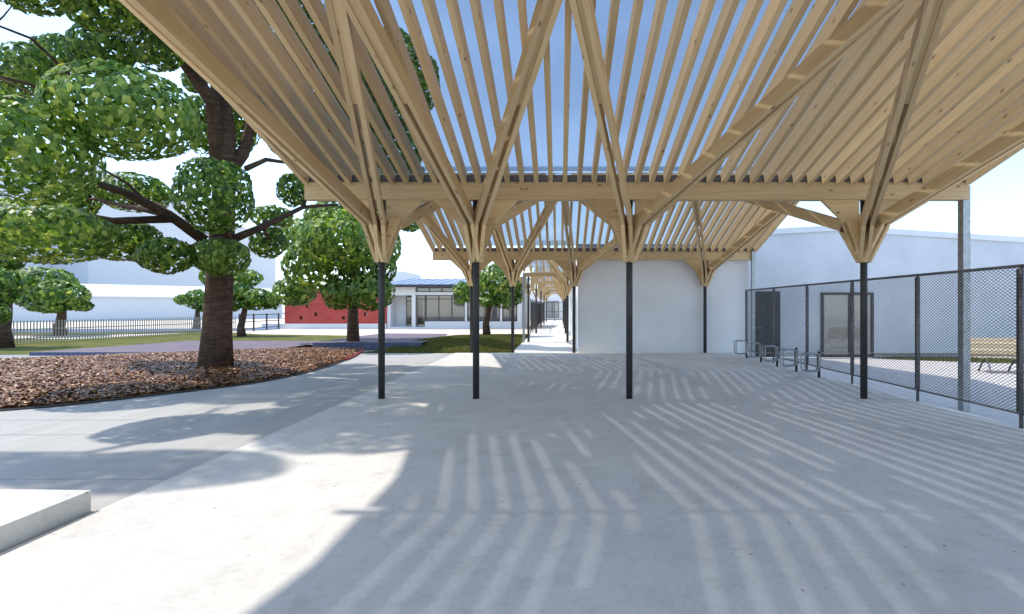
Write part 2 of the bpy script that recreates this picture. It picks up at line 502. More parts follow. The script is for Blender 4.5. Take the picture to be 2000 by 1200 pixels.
tag(scatter_quads('bark_mulch', np.stack([cx, cy, cz], 1), 0.25, rng.uniform(0.035, 0.09, len(cx)), 0.5,
                  np.clip(rng.beta(1.6, 2.2, len(cx)), 0, 1), M['chip']), 'loose brown bark chips covering the tree bed', 'mulch', kind='stuff')

# short grass blades over the lawns
def blades(name, pts, h, label):
    n = len(pts)
    a = rng.uniform(0, 2 * np.pi, n); hh = rng.uniform(0.5, 1.0, n) * h; w = 0.012
    d = np.stack([np.cos(a), np.sin(a), np.zeros(n)], 1)
    lean = np.stack([rng.normal(0, 0.4, n) * hh, rng.normal(0, 0.4, n) * hh, hh], 1)
    v = np.stack([pts - d * w, pts + d * w, pts + lean], 1).reshape(-1, 3)
    me = bpy.data.meshes.new(name)
    me.vertices.add(3 * n); me.vertices.foreach_set('co', v.ravel())
    me.loops.add(3 * n); me.loops.foreach_set('vertex_index', np.arange(3 * n))
    me.polygons.add(n); me.polygons.foreach_set('loop_start', np.arange(n) * 3)
    me.update()
    t = me.attributes.new('tint', 'FLOAT', 'POINT'); t.data.foreach_set('value', np.repeat(rng.beta(2, 2, n), 3))
    me.materials.append(M['grass'])
    return tag(link(name, me), label, 'grass', kind='stuff')
gp = []
for i in range(42000):
    y = 18.05 + 12.2 * random.random() ** 1.3; xl, xr = LAWN(y); x = random.uniform(xl + 0.05, xr - 0.03)
    gp.append((x, y, lawn_z(x, y)))
blades('grass', np.array(gp), 0.06, 'short olive grass on the lawn beside the covered walkway')

# ------------------------------------------------------------------ timber canopy
XL, XR = -4.38, 7.03
SL = 0.296
VAL = [0.0, 9.02, 18.05]
RID = [4.51, 13.535]
ZB = 3.66                     # underside of rafters at the valley beams
RW, RD = 0.072, 0.235
NR = 47
def wing(parent, yv, yr, xs, zb, sl, rw, rd, panel_w, xl, xr, wood_m):
    """rafters from the valley line yv up to the ridge line yr, glazing on top"""
    sg = 1 if yr > yv else -1
    y0, y1 = yv + sg * 0.10, yr - sg * 0.035
    c, s = math.cos(math.atan(sl)), math.sin(math.atan(sl))
    def z(y): return zb + sl * abs(y - yv)
    for x in xs:
        p0 = Vector((x, y0, z(y0) + rd / 2 / c)); p1 = Vector((x, y1, z(y1) + rd / 2 / c))
        member('rafter', p0, p1, rw, rd, wood_m, parent)
    cuts = list(range(0, len(xs) - 2, 4)) + [len(xs) - 1]      # joints lie over the rafters
    for i in range(len(cuts) - 1):
        e0 = xs[cuts[i]] if i else xl - 0.05
        e1 = xs[cuts[i + 1]] if i < len(cuts) - 2 else xr + 0.05
        a, pw = (e0 + e1) / 2, e1 - e0
        p0 = Vector((a, y0 - sg * 0.02, z(y0 - sg * 0.02) + rd / c + 0.014)); p1 = Vector((a, y1 + sg * 0.02, z(y1 + sg * 0.02) + rd / c + 0.014))
        member('roof_panel', p0, p1, pw - 0.012, 0.016, M['walkglass' if len(xs) < 10 else 'roofglass'], parent)

canopy = tag(empty('timber_canopy', (0, 9.02, 0)), 'large pale timber canopy with folded glazed rafter roof on branching black posts', 'canopy')
xs = [XL + 0.04 + (XR - XL - 0.08) * i / (NR - 1) for i in range(NR)]
xs2 = [x for x in xs if x < 6.75]
wing(canopy, 18.05, 13.535, xs2, 3.44, 0.338, RW, RD, 1.04, XL, 6.70, M['wood'])
for yv, yr in ((0.0, 4.51), (9.02, 4.51), (9.02, 13.535)):
    wing(canopy, yv, yr, xs, ZB, SL, RW, RD, 1.04, XL, XR, M['wood'])
for yv in VAL:
    XE, dz = (6.68, -0.225) if yv > 15 else (XR, 0.0)
    member('beam', (XL - 0.01, yv, 3.60 + dz), (XE + 0.02, yv, 3.60 + dz), 0.16, 0.30, M['wood'], canopy)
    g = MB()
    g.box(XL - 0.05, XE + 0.05, yv - 0.085, yv + 0.085, 3.755 + dz, 3.77 + dz).box(XL - 0.05, XE + 0.05, yv - 0.085, yv - 0.075, 3.77 + dz, 3.87 + dz).box(XL - 0.05, XE + 0.05, yv + 0.075, yv + 0.085, 3.77 + dz, 3.87 + dz)
    g.build('gutter', M['fence'], canopy)
for yr in RID:
    member('ridge_beam', (XL - 0.25, yr, 4.93), (XR + 0.15, yr, 4.93), 0.08, 0.20, M['wood'], canopy)

def column(parent, x, y, nodes, steel_top=2.37, beam_z=3.45, rad=0.057, z_strut=2.93, strut_w=0.062, strut_d=0.19, k=1.0, base=0.0):
    """steel post with a capital of timber fins and double struts reaching up to roof nodes"""
    b = MB()
    b.tube([(0, 0, 0), (0, 0, beam_z - base - 0.01)], rad, 16)
    post = b.build('post', M['post'], parent, Matrix.Translation((x, y, base)), True)
    # fins in the plane of the beam, one pair of boards to each side
    for sx in (-1, 1):
        for sy in (-1, 1):
            t0 = sy * 0.052; t1 = sy * (0.052 + 0.05)
            fin = MB(); fin.prism([(sx * 0.02, steel_top), (sx * 0.062, steel_top), (sx * 0.36 * k, 3.12 / 3.45 * beam_z), (sx * 0.17 * k, 3.12 / 3.45 * beam_z)], min(t0, t1), max(t0, t1), 'y')
            fin.build('fin', M['wood'], post, Matrix.Translation((x, y, 0)))
        kn = MB(); kn.prism([(sx * 0.10 * k, 3.06 / 3.45 * beam_z), (sx * 0.34 * k, 3.06 / 3.45 * beam_z), (sx * 0.74 * k, beam_z), (sx * 0.10 * k, beam_z)], -0.045, 0.045, 'y')
        kn.build('knee', M['wood'], post, Matrix.Translation((x, y, 0)))
    for (nx, ny, nz) in nodes:
        d = Vector((nx - x, ny - y, nz - z_strut)); pl = Vector((d.x, d.y, 0)).normalized(); lat = Vector((-pl.y, pl.x, 0))
        for s in (-1, 1):
            off = lat * (0.062 * k * s)
            a = Vector((x, y, z_strut)) + off + pl * 0.07; c = Vector((nx, ny, nz)) + off
            member('strut', a, c, strut_w * k, strut_d, M['wood'], post)
            # tapered foot of the strut running down to the steel
            ft = MB(); ft.prism([(0.03, steel_top), (0.075, steel_top), (0.42, z_strut + 0.02), (0.30, z_strut + 0.24), (0.07, z_strut + 0.14)], -strut_w * k / 2, strut_w * k / 2, 'y')
            Mf = Matrix(((pl.x, lat.x, 0, x + off.x), (pl.y, lat.y, 0, y + off.y), (0, 0, 1, 0), (0, 0, 0, 1)))
            ft.build('strut_foot', M['wood'], post, Mf)
        mid = Vector((x, y, z_strut)).lerp(Vector((nx, ny, nz)), 0.62)
        member('packing_block', mid, mid + d.normalized() * d.length * 0.36, 0.066 * k, strut_d * 0.8, M['wood'], post)
    return post

NODX = [-4.28, -2.08, 0.08, 3.5, 6.85]
row0 = [(-3.09, 0.0), (-1.45, 0.0), (1.21, 0.0), (5.28, 0.0)]
row1 = [(-3.09, 9.02), (-1.45, 9.02), (1.21, 9.02), (5.28, 9.02)]
row2 = [(-3.06, 18.05), (-1.63, 18.05), (0.50, 18.05), (5.05, 18.05)]
for i, (x, y) in enumerate(row1):
    column(canopy, x, y, [(NODX[i], 4.60, 4.84), (NODX[i + 1], 4.60, 4.84), (NODX[i], 13.45, 4.84), (NODX[i + 1], 13.45, 4.84)])
for i, (x, y) in enumerate(row0):
    column(canopy, x, y, [(NODX[i], 4.42, 4.84), (NODX[i + 1], 4.42, 4.84)])
for i, (x, y) in enumerate(row2):
    column(canopy, x, y, [(NODX[i], 13.62, 4.84), (min(NODX[i + 1], 6.6), 13.62, 4.84)], steel_top=2.31, beam_z=3.225, z_strut=2.78)

# rain pipes at the gutter ends
def downpipe(x, y, z0, z1, w, label):
    t = tag(empty('downpipe', (x, y, z0)), label, 'downpipe', 'galvanised rain pipes of the canopies')
    MB().box(x - w / 2, x + w / 2, y - w / 2, y + w / 2, z0, z1).build('pipe', M['galv'], t)
    b = MB()
    for z in (z0 + 0.9, z0 + 2.4): b.box(x - w / 2 - 0.006, x + w / 2 + 0.006, y - w / 2 - 0.006, y + w / 2 + 0.006, z, z + 0.04)
    b.build('bracket', M['galv'], t)
downpipe(7.02, 9.02, -0.2, 3.70, 0.125, 'tall galvanised square downpipe behind the mesh fence, nearest one on the right')
downpipe(6.68, 17.95, -0.2, 3.53, 0.11, 'slim galvanised downpipe at the corner of the white wall by the dark door')
downpipe(-1.62, 23.45, 0.0, 3.1, 0.10, 'slim galvanised downpipe beside the first walkway post, next to the lawn')

# ------------------------------------------------------------------ covered walkway roof beyond
wcan = tag(empty('walkway_canopy', (-0.5, 23.7, 0)), 'narrow timber walkway roof on black posts receding beside the white wall', 'canopy')
WV = [23.7, 31.5, 39.4, 47.3, 55.2]
WXL, WXR = -1.62, 0.50
wxs = [WXL + (WXR - WXL) * i / 7 for i in range(8)]
for i, yv in enumerate(WV):
    prev = (WV[i - 1] + yv) / 2 if i else 20.6
    nxt = (WV[i + 1] + yv) / 2 if i < 4 else yv + 3.9
    wing(wcan, yv, prev, wxs, 3.18, 0.28, 0.07, 0.18, 1.06, WXL, WXR, M['wood'])
    wing(wcan, yv, nxt, wxs, 3.18, 0.28, 0.07, 0.18, 1.06, WXL, WXR, M['wood'])
    member('beam', (WXL - 0.05, yv, 3.08), (WXR + 0.05, yv, 3.08), 0.14, 0.19, M['wood'], wcan)
    for x in (-1.42, 0.36):
        column(wcan, x, yv, [] if x < 0 else [(-0.75, prev + 0.06, 3.1 + 0.28 * (yv - prev))], steel_top=2.12, beam_z=2.985, rad=0.055, z_strut=2.62, k=0.85)

# ------------------------------------------------------------------ buildings on the right
hall = tag(empty('white_hall', (3.6, 18.2, 0)), 'plain white rendered wall block behind the far row of posts', 'building')
MB().box(0.64, 6.62, 18.22, 60, -0.2, 3.72).build('wall', M['wall'], hall)
MB().box(0.58, 6.70, 18.17, 60.05, 3.72, 3.80).build('coping', M['galv'], hall)

gab = tag(empty('gabled_building', (12, 18.6, -0.2)), 'long low white gabled building with dark doors behind the mesh fence', 'building')
GX0, GX1, GXA, GY = 6.63, 34.0, 9.8, 18.6
def gz(x): return 4.52 - 0.062 * abs(x - GXA) if x >= GXA else 4.52 - 0.058 * (GXA - x)
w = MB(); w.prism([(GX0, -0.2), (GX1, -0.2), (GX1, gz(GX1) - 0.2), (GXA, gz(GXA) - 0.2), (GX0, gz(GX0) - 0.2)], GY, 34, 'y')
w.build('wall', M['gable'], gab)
for a, c in (((GX0, gz(GX0)), (GXA, gz(GXA))), ((GXA, gz(GXA)), (GX1, gz(GX1)))):
    w = MB(); w.prism([(a[0], a[1] - 0.2), (c[0], c[1] - 0.2), (c[0], c[1]), (a[0], a[1])], GY - 0.06, 34.1, 'y')
    w.build('roof_edge', M['wallw'], gab)
def P_at_wall(px): return (px - VX) * GY / F
# solid dark door
x0, x1 = P_at_wall(1473), P_at_wall(1523)
d = MB().box(x0, x1, GY - 0.05, GY + 0.02, -0.2, 2.16).build('door', M['door'], gab)
MB().box(x0 + 0.46, x0 + 0.48, GY - 0.057, GY - 0.05, -0.18, 2.12).build('door_joint', M['dark'], d)
MB().tube([(x0 + 0.10, GY - 0.05, 0.86), (x0 + 0.10, GY - 0.11, 0.86), (x0 + 0.24, GY - 0.11, 0.86)], 0.013, 6).build('handle', M['galv'], d)
# glazed double door
x0, x1 = P_at_wall(1603), P_at_wall(1705)
fr = MB()
for a, c, e, g in ((x0, x0 + 0.09, -0.2, 2.12), (x1 - 0.09, x1, -0.2, 2.12), (x0 + 0.09, x1 - 0.09, 2.03, 2.12), (x0 + 0.09, x1 - 0.09, -0.2, -0.11), (x0 + 0.98, x0 + 1.14, -0.11, 2.03)):
    fr.box(a, c, GY - 0.06, GY + 0.03, e, g)
d = fr.build('glazed_door', M['dark'], gab)
for a, c in ((x0 + 0.09, x0 + 0.98), (x0 + 1.14, x1 - 0.09)):
    MB().box(a, c, GY - 0.03, GY - 0.012, -0.11, 2.03).build('pane', M['glass'], d)
    MB().box(a, c, GY - 0.008, GY - 0.004, -0.11, 2.03).build('reflection_sheet', M['room_reflection'], d)  # pale sheet added behind the pane, its colour stands in for the yard's reflection
MB().tube([(x0 + 1.06, GY - 0.06, 0.8), (x0 + 1.06, GY - 0.12, 0.8), (x0 + 1.06, GY - 0.12, 1.0), (x0 + 1.06, GY - 0.06, 1.0)], 0.012, 6).build('handle', M['galv'], d)
sheet('grass_strip', [(11.2, 17.9), (14, 16.6), (34, 14.2), (34, 18.55), (11.0, 18.55)], -0.192, M['lawn'])
gp = []
for i in range(9000):
    x = random.uniform(11.6, 22); ymin = np.interp(x, [11.2, 14, 34], [17.9, 16.6, 14.2]); gp.append((x, random.uniform(ymin, 18.5), -0.192))
blades('grass', np.array(gp), 0.06, 'short grass strip along the foot of the gabled white wall')

# ------------------------------------------------------------------ mesh fence on the right
FX = 6.05
FY = [2.85, 4.83, 6.81, 8.78, 10.75, 12.72, 14.70, 16.87]
mf = tag(empty('mesh_fence', (FX, 9.8, 0)), 'tall grey diamond mesh fence with steel posts along the right slab edge', 'fence')
for i, y in enumerate(FY):
    p = MB().tube([(FX, y, 0.0), (FX, y, 2.14)], 0.024, 10).build('post', M['fence'], mf, smooth=True)
    MB().box(FX + 0.012, FX + 0.06, y + 0.028, y + 0.09, 0.215, 2.10).build('flat_bar', M['dark'], p)
for i in range(len(FY) - 1):
    y0, y1 = FY[i], FY[i + 1]
    MB().tube([(FX, y0, 2.14), (FX, y1, 2.14)], 0.022, 8).build('top_rail', M['fence'], mf, smooth=True)
    MB().tube([(FX, y0, 0.20), (FX, y1, 0.20)], 0.015, 8).build('bottom_rail', M['fence'], mf, smooth=True)
    # diamond wires clipped to the panel
    za, zb_ = 0.205, 2.125; cell_y, cell_z = 0.074, 0.047
    sl = cell_z / cell_y
    b = MB(); wv, wf = [], []
    span = (y1 - y0) * sl
    t = za - span
    cnt = 0
    while t < zb_:
        for sgn in (1, -1):
            ya, yb = y0, y1
            # line z = t + sl*(y-y0) (or mirrored)
            lo = max(0.0, (za - t) / sl); hi = min(y1 - y0, (zb_ - t) / sl)
            if hi - lo > 0.02:
                q0 = (lo, t + sl * lo); q1 = (hi, t + sl * hi)
                if sgn == 1: e0, e1 = (y0 + q0[0], q0[1]), (y0 + q1[0], q1[1])
                else: e0, e1 = (y1 - q0[0], q0[1]), (y1 - q1[0], q1[1])
                dx = 0.004 * sgn; hw = 0.0036
                n0 = len(wv)
                for (yy, zz) in (e0, e1):
                    wv += [(FX + dx - 0.003, yy, zz), (FX + dx, yy, zz + hw * 1.3), (FX + dx + 0.003, yy, zz), (FX + dx, yy, zz - hw * 1.3)]
                for q in range(4):
                    r_ = (q + 1) % 4
                    wf.append((n0 + q, n0 + r_, n0 + 4 + r_, n0 + 4 + q))
        t += cell_z
    o = link('mesh_panel', mesh_of('mesh_panel', wv, wf, M['fence']), mf)
    o['kind'] = 'stuff'
# end gate leaf standing square to the fence at its far end
# ------------------------------------------------------------------ bicycle stands
def rounded_loop(w, h, r, n=4):
    pts = []
    for cx_, cz_, a0 in ((w / 2 - r, h / 2 - r, 0), (-w / 2 + r, h / 2 - r, 90), (-w / 2 + r, -h / 2 + r, 180), (w / 2 - r, -h / 2 + r, 270)):
        for k in range(n + 1):
            a = R(a0 + 90 * k / n); pts.append((cx_ + r * math.cos(a), cz_ + r * math.sin(a)))
    return pts
where = ['nearest the camera', 'second from the camera', 'middle one of the five', 'second from the white wall', 'farthest, against the white wall']
for i in range(5):
    x, y = 5.84 - 0.01 * i, 11.7 + 1.1 * i
    t = tag(empty('bicycle_stand', (x, y, 0)), 'low black post bicycle stand with steel wheel hoops, ' + where[i], 'bicycle stand', 'bicycle stands in a row by the mesh fence')
    MB().tube([(x, y, 0.012), (x, y, 0.60)], 0.03, 12).build('post', M['post'], t, smooth=True)
    for dy, dx in ((-0.09, 0), (0.09, 0.02)):
        b = MB(); b.tube([(x - 0.20 + dx + px, y + dy * (1 - px * 1.6), 0.355 + pz) for px, pz in rounded_loop(0.34, 0.40, 0.07)], 0.016, 6, closed=True)
        b.build('wheel_hoop', M['galv'], t, smooth=True)
    MB().box(x - 0.05, x + 0.01, y - 0.075, y + 0.075, 0.53, 0.55).build('clamp', M['galv'], t)

# ------------------------------------------------------------------ bench
bx, by, bzg = 12.45, 14.2, -0.197
bench = tag(empty('park_bench', (bx, by, bzg), R(-12)), 'pale wooden slatted bench with iron legs behind the mesh fence', 'bench')
BM = WM[bench.name]
Lb = 1.9
for k in range(5):
    member('seat_slat', BM @ Vector((-Lb / 2, -0.22 + k * 0.098, 0.43 - 0.006 * k)), BM @ Vector((Lb / 2, -0.22 + k * 0.098, 0.43 - 0.006 * k)), 0.088, 0.034, M['benchwood'], bench)
for k in range(5):
    o_ = Vector((0, 0.235 + 0.045 * k, 0.51 + 0.092 * k))
    member('back_slat', BM @ (o_ + Vector((-Lb / 2, 0, 0))), BM @ (o_ + Vector((Lb / 2, 0, 0))), 0.034, 0.082, M['benchwood'], bench, side=BM.to_3x3() @ Vector((0, 0.9, -0.42)))
for sx in (-0.72, 0, 0.72):
    b = MB()
    b.tube([BM @ Vector((sx, -0.27, 0.005)), BM @ Vector((sx, -0.20, 0.20)), BM @ Vector((sx, -0.05, 0.385)), BM @ Vector((sx, 0.20, 0.375)), BM @ Vector((sx, 0.27, 0.48)), BM @ Vector((sx, 0.455, 0.90))], 0.022, 8)
    b.build('leg', M['galv'], bench, smooth=True)
    MB().tube([BM @ Vector((sx, 0.0, 0.37)), BM @ Vector((sx, 0.18, 0.18)), BM @ Vector((sx, 0.30, 0.005))], 0.022, 8).build('leg', M['dark'], bench, smooth=True)

# ------------------------------------------------------------------ low concrete platform, front left
MBp = MB()
MBp.prism([(-3.67, 4.07), (-7.5, 4.22), (-7.5, 0.2), (-3.60, 0.2)][::-1], 0.0, 0.165, 'z')
tag(MBp.build('concrete_platform', M['block']), 'low pale cast concrete platform in the front left corner', 'platform')

# ------------------------------------------------------------------ far school buildings
RY = 38.7
def fx(px, Y=RY): return (px - VX) * Y / F
def fz(py, Y=RY): return EYE + (VY - py) * Y / F
redb = tag(empty('red_building', (-16.7, RY, 0)), 'low red rendered building with small scattered square windows behind the trees', 'building')
rx0, rx1 = fx(556), fx(754)
wins = [(588, 621), (617, 614), (671, 621), (714, 614), (600, 598), (742, 606), (650, 590), (700, 588), (574, 590)]
ws = 0.26
# wall built of blocks left open around the window holes
def wall_with_holes(b, x0, x1, z0, z1, y0, y1, holes):
    xs_ = sorted({x0, x1, *[h[0] for h in holes], *[h[1] for h in holes]})
    for a, c in zip(xs_[:-1], xs_[1:]):
        cuts = sorted([(h[2], h[3]) for h in holes if h[0] <= a + 1e-6 and h[1] >= c - 1e-6])
        z = z0
        for u, v_ in cuts:
            if u > z: b.box(a, c, y0, y1, z, u)
            z = v_
        if z < z1: b.box(a, c, y0, y1, z, z1)
hl = [(fx(px) - ws / 2, fx(px) + ws / 2, fz(py) - ws / 2, fz(py) + ws / 2) for px, py in wins]
b = MB(); wall_with_holes(b, rx0, rx1, 0.36, 2.85, RY, RY + 0.3, hl); b.build('wall', M['red'], redb)
MB().box(rx0 + 0.02, rx1 - 0.02, RY + 0.32, RY + 9, 0.0, 2.8).build('core', M['wallw'], redb)
MB().box(rx0 - 1.7, rx1, RY - 0.05, RY + 0.31, -0.03, 0.36).build('plinth', M['wallw'], redb)
MB().box(rx0 - 0.1, rx1 + 0.02, RY - 0.08, RY + 9.1, 2.85, 2.97).build('roof_edge', M['dark'], redb)
for h in hl:
    f = MB(); 
    for q in ((h[0], h[0] + .03, h[2], h[3]), (h[1] - .03, h[1], h[2], h[3]), (h[0] + .03, h[1] - .03, h[2], h[2] + .03), (h[0] + .03, h[1] - .03, h[3] - .03, h[3])):
        f.box(q[0], q[1], RY + 0.2, RY + 0.24, q[2], q[3])
    f = f.build('window', M['dark'], redb)
    MB().box(h[0] + .03, h[1] - .03, RY + 0.21, RY + 0.23, h[2] + .03, h[3] - .03).build('pane', M['glass'], f)

sch = tag(empty('white_pavilion', (-7.8, 39.5, 0)), 'low white school building with blue-grey roof and wide glazed front', 'building')
SY = 39.2
sx0, sx1 = rx1 + 0.02, fx(1021)
MB().box(sx0, sx1, SY - 0.4, SY + 6, -0.03, 0.12).build('floor_slab', M['wallw'], sch)
MB().box(sx0, sx1, SY + 5.6, SY + 6, 0.12, 3.85).build('back_wall', M['room_reflection'], sch)
MB().box(sx0, fx(803), SY - 0.35, SY + 0.1, 2.48, 3.08).build('lintel', M['wallw'], sch)
MB().box(sx0, sx0 + 0.25, SY - 0.35, SY + 5.6, 0.12, 2.48).build('wall', M['wallw'], sch)
MB().box(sx0 + 0.25, fx(783), SY + 0.9, SY + 1.0, 0.12, 2.9).build('porch_wall', M['wallw'], sch)
MB().box(fx(803), fx(810), SY - 0.35, SY + 0.1, 0.12, 3.08).build('pillar', M['wallw'], sch)
MB().box(fx(810), sx1, SY - 0.3, SY + 0.05, 2.50, 2.72).build('band', M['wallw'], sch)
MB().box(fx(828), sx1 - 0.3, SY - 0.25, SY + 0.05, 0.12, 0.52).build('low_wall', M['wallw'], sch)
for px in (907, 976, 1010):
    MB().box(fx(px), fx(px + (4 if px < 1000 else 9)), SY - 0.32, SY - 0.02, 0.12 + (0.40 if px < 1000 else 0), 2.50).build('pillar', M['wallw'], sch)
MB().box(sx1 - 0.2, sx1 - 0.02, SY + 0.05, SY + 5.6, 0.12, 3.15).build('wall', M['wallw'], sch)
# porch door
def glazed(name, x0, x1, z0, z1, y, nmull, parent, rail=None):
    b = MB(); t = 0.05
    b.box(x0, x0 + t, y, y + 0.06, z0, z1).box(x1 - t, x1, y, y + 0.06, z0, z1).box(x0 + t, x1 - t, y, y + 0.06, z1 - t, z1).box(x0 + t, x1 - t, y, y + 0.06, z0, z0 + t)
    st = (x1 - x0) / nmull
    for i in range(1, nmull): b.box(x0 + st * i - t / 2, x0 + st * i + t / 2, y, y + 0.06, z0 + t, z1 - t)
    if rail: 
        for i in range(nmull): b.box(x0 + st * i + t, x0 + st * (i + 1) - t, y + 0.005, y + 0.055, rail - 0.025, rail + 0.025)
    f = b.build(name, M['dark'], parent)
    for i in range(nmull):
        MB().box(x0 + st * i + t, x0 + st * (i + 1) - t, y + 0.025, y + 0.035, z0 + t, z1 - t).build('pane', M['glass'], f)
glazed('door', fx(785), fx(803) - 0.02, 0.12, 2.40, SY + 0.55, 1, sch, 2.05)
glazed('window', fx(811), fx(828), 0.12, 2.49, SY - 0.1, 1, sch, 2.2)
glazed('window', fx(829), fx(906), 0.53, 2.49, SY - 0.1, 3, sch, 2.2)
glazed('window', fx(911.5), fx(975), 0.53, 2.49, SY - 0.1, 3, sch, 2.2)
glazed('window', fx(980.5), fx(1009), 0.53, 2.49, SY - 0.1, 2, sch, 2.2)
glazed('window', fx(811), fx(1009), 2.73, 3.07, SY - 0.1, 8, sch)
MB().box(fx(811), fx(1009), SY + 1.6, SY + 1.65, 0.5, 3.3).build('reflection_sheet', M['room_reflection'], sch)  # sheet added to lighten the windows, reflected light put in as pale colour
MB().box(sx0 - 0.3, sx1 + 0.2, SY - 0.9, SY - 0.82, 3.06, 3.26).build('fascia', M['dark'], sch)
b = MB(); b.prism([(SY - 0.82, 3.20), (SY + 6.5, 4.02), (SY + 6.5, 4.10), (SY - 0.82, 3.28)], sx0 - 0.3, sx1 + 0.2, 'x'); b.build('roof', M['roofb'], sch)
for i in range(14):
    x = sx0 + 0.2 + i * (sx1 - sx0 - 0.2) / 13
    b = MB(); b.prism([(SY - 0.8, 3.283), (SY + 6.4, 4.09), (SY + 6.4, 4.13), (SY - 0.8, 3.32)], x - 0.015, x + 0.015, 'x'); b.build('roof_seam', M['roofb'], sch)

# white building and gates at the far end of the walkway
fb = tag(empty('end_building', (0, 64, 0)), 'white gabled building closing the far end of the covered walkway', 'building')
b = MB(); b.prism([(-4.2, -0.03), (5.0, -0.03), (5.0, 3.2), (0.2, 4.4), (-4.2, 3.2)], 64, 72, 'y'); b.build('wall', M['wallw'], fb)
glazed('window', -1.7, -0.1, 0.3, 2.3, 63.9, 2, fb)
for (x0, x1, y, lab) in ((-1.7, 0.55, 58.6, 'dark bar gate across the far end of the covered walkway'),):
    gt = tag(empty('metal_gate', ((x0 + x1) / 2, y, 0)), lab, 'gate')
    for x in (x0, (x0 + x1) / 2, x1): MB().box(x - 0.03, x + 0.03, y - 0.03, y + 0.03, 0.012, 2.2).build('post', M['dark'], gt)
    for z in (0.15, 1.05, 2.1): MB().box(x0 + 0.03, (x0 + x1) / 2 - 0.03, y - 0.015, y + 0.015, z, z + 0.04).build('rail', M['dark'], gt); MB().box((x0 + x1) / 2 + 0.03, x1 - 0.03, y - 0.015, y + 0.015, z, z + 0.04).build('rail', M['dark'], gt)
    nb = 16
    for i in range(nb):
        x = x0 + (x1 - x0) * (i + 0.5) / nb
        MB().box(x - 0.009, x + 0.009, y - 0.009, y + 0.009, 0.19, 2.1).build('bar', M['dark'], gt)
sf = tag(empty('side_fence', (-1.75, 40, 0)), 'dark metal fence along the left side of the far walkway', 'fence')
ys_ = [31.5 + 2.0 * i for i in range(14)]
for i, y in enumerate(ys_):
    MB().box(-1.78, -1.72, y - 0.03, y + 0.03, 0.0, 2.1).build('post', M['dark'], sf)
    if i < 13:
        for z in (0.15, 1.9): MB().box(-1.765, -1.735, y + 0.03, y + 1.97, z, z + 0.04).build('rail', M['dark'], sf)
        for q in range(12):
            MB().box(-1.757, -1.743, y + 0.13 + q * 0.155, y + 0.145 + q * 0.155, 0.19, 1.9).build('bar', M['dark'], sf)

# ------------------------------------------------------------------ massing blocks, far left
def block(name, pts, z1, label, mat='mass', cap=None):
    b = MB(); b.prism(pts, -0.03, z1, 'z'); o = empty(name, (pts[0][0], pts[0][1], 0)); tag(o, label, 'building')
    b.build('wall', M[mat], o)
    c = Vector((sum(p[0] for p in pts) / len(pts), sum(p[1] for p in pts) / len(pts)))
    q = MB(); q.prism([tuple(c + (Vector(p) - c) * 0.985) for p in pts], z1, z1 + 0.25, 'z'); q.build('roof', M['wallw'], o)
    return o
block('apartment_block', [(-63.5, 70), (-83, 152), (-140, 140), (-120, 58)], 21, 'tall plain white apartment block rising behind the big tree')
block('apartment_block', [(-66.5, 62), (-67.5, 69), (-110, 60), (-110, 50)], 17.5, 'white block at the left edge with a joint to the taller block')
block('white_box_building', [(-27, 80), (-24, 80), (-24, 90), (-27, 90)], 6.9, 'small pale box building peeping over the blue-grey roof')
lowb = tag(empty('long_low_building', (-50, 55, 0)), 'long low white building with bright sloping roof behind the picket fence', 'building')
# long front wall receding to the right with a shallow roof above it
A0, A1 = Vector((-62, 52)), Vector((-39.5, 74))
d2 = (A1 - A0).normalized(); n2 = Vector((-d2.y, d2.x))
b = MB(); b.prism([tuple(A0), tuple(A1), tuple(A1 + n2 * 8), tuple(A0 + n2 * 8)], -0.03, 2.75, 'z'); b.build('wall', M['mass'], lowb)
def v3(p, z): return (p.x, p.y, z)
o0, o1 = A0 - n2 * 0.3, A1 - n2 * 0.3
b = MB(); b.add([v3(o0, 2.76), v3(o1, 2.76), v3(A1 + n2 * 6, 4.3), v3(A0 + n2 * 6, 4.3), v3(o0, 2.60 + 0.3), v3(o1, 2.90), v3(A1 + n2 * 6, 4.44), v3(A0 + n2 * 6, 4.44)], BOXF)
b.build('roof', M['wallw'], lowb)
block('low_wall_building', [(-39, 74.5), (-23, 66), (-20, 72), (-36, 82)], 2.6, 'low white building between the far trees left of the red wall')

# ------------------------------------------------------------------ picket fence, left
pf = tag(empty('picket_fence', (-22.5, 26, 0)), 'low brown steel picket fence running behind the lawn at the left', 'fence')
p0, p1 = Vector((-24.1, 19.4)), Vector((-20.9, 33.5))
npk = 122
pk_mesh = mesh_of('picket', boxv(-0.012, 0.012, -0.022, 0.022, 0.03, 1.0), BOXF, M['picket'])
for i in range(npk):
    p = p0.lerp(p1, i / (npk - 1))
    link('picket', pk_mesh, pf, Matrix.Translation((p.x, p.y, 0)))
for z in (0.22, 0.62):
    member('rail', (p0.x + 0.03, p0.y, z), (p1.x + 0.03, p1.y, z), 0.03, 0.04, M['picket'], pf)
rf = tag(empty('rail_fence', (-20, 34, 0)), 'short pale panel fence with dark rails left of the red building', 'fence')
for i in range(4):
    x = -20.7 - 0.02 * i; y = 33.6 + i * 1.6
    MB().box(x - 0.04, x + 0.04, y - 0.04, y + 0.04, -0.03, 1.15).build('post', M['dark'], rf)
    if i < 3:
        for z in (0.15, 0.6, 1.05): MB().box(x - 0.02, x + 0.02, y + 0.04, y + 1.56, z, z + 0.05).build('rail', M['dark'], rf)

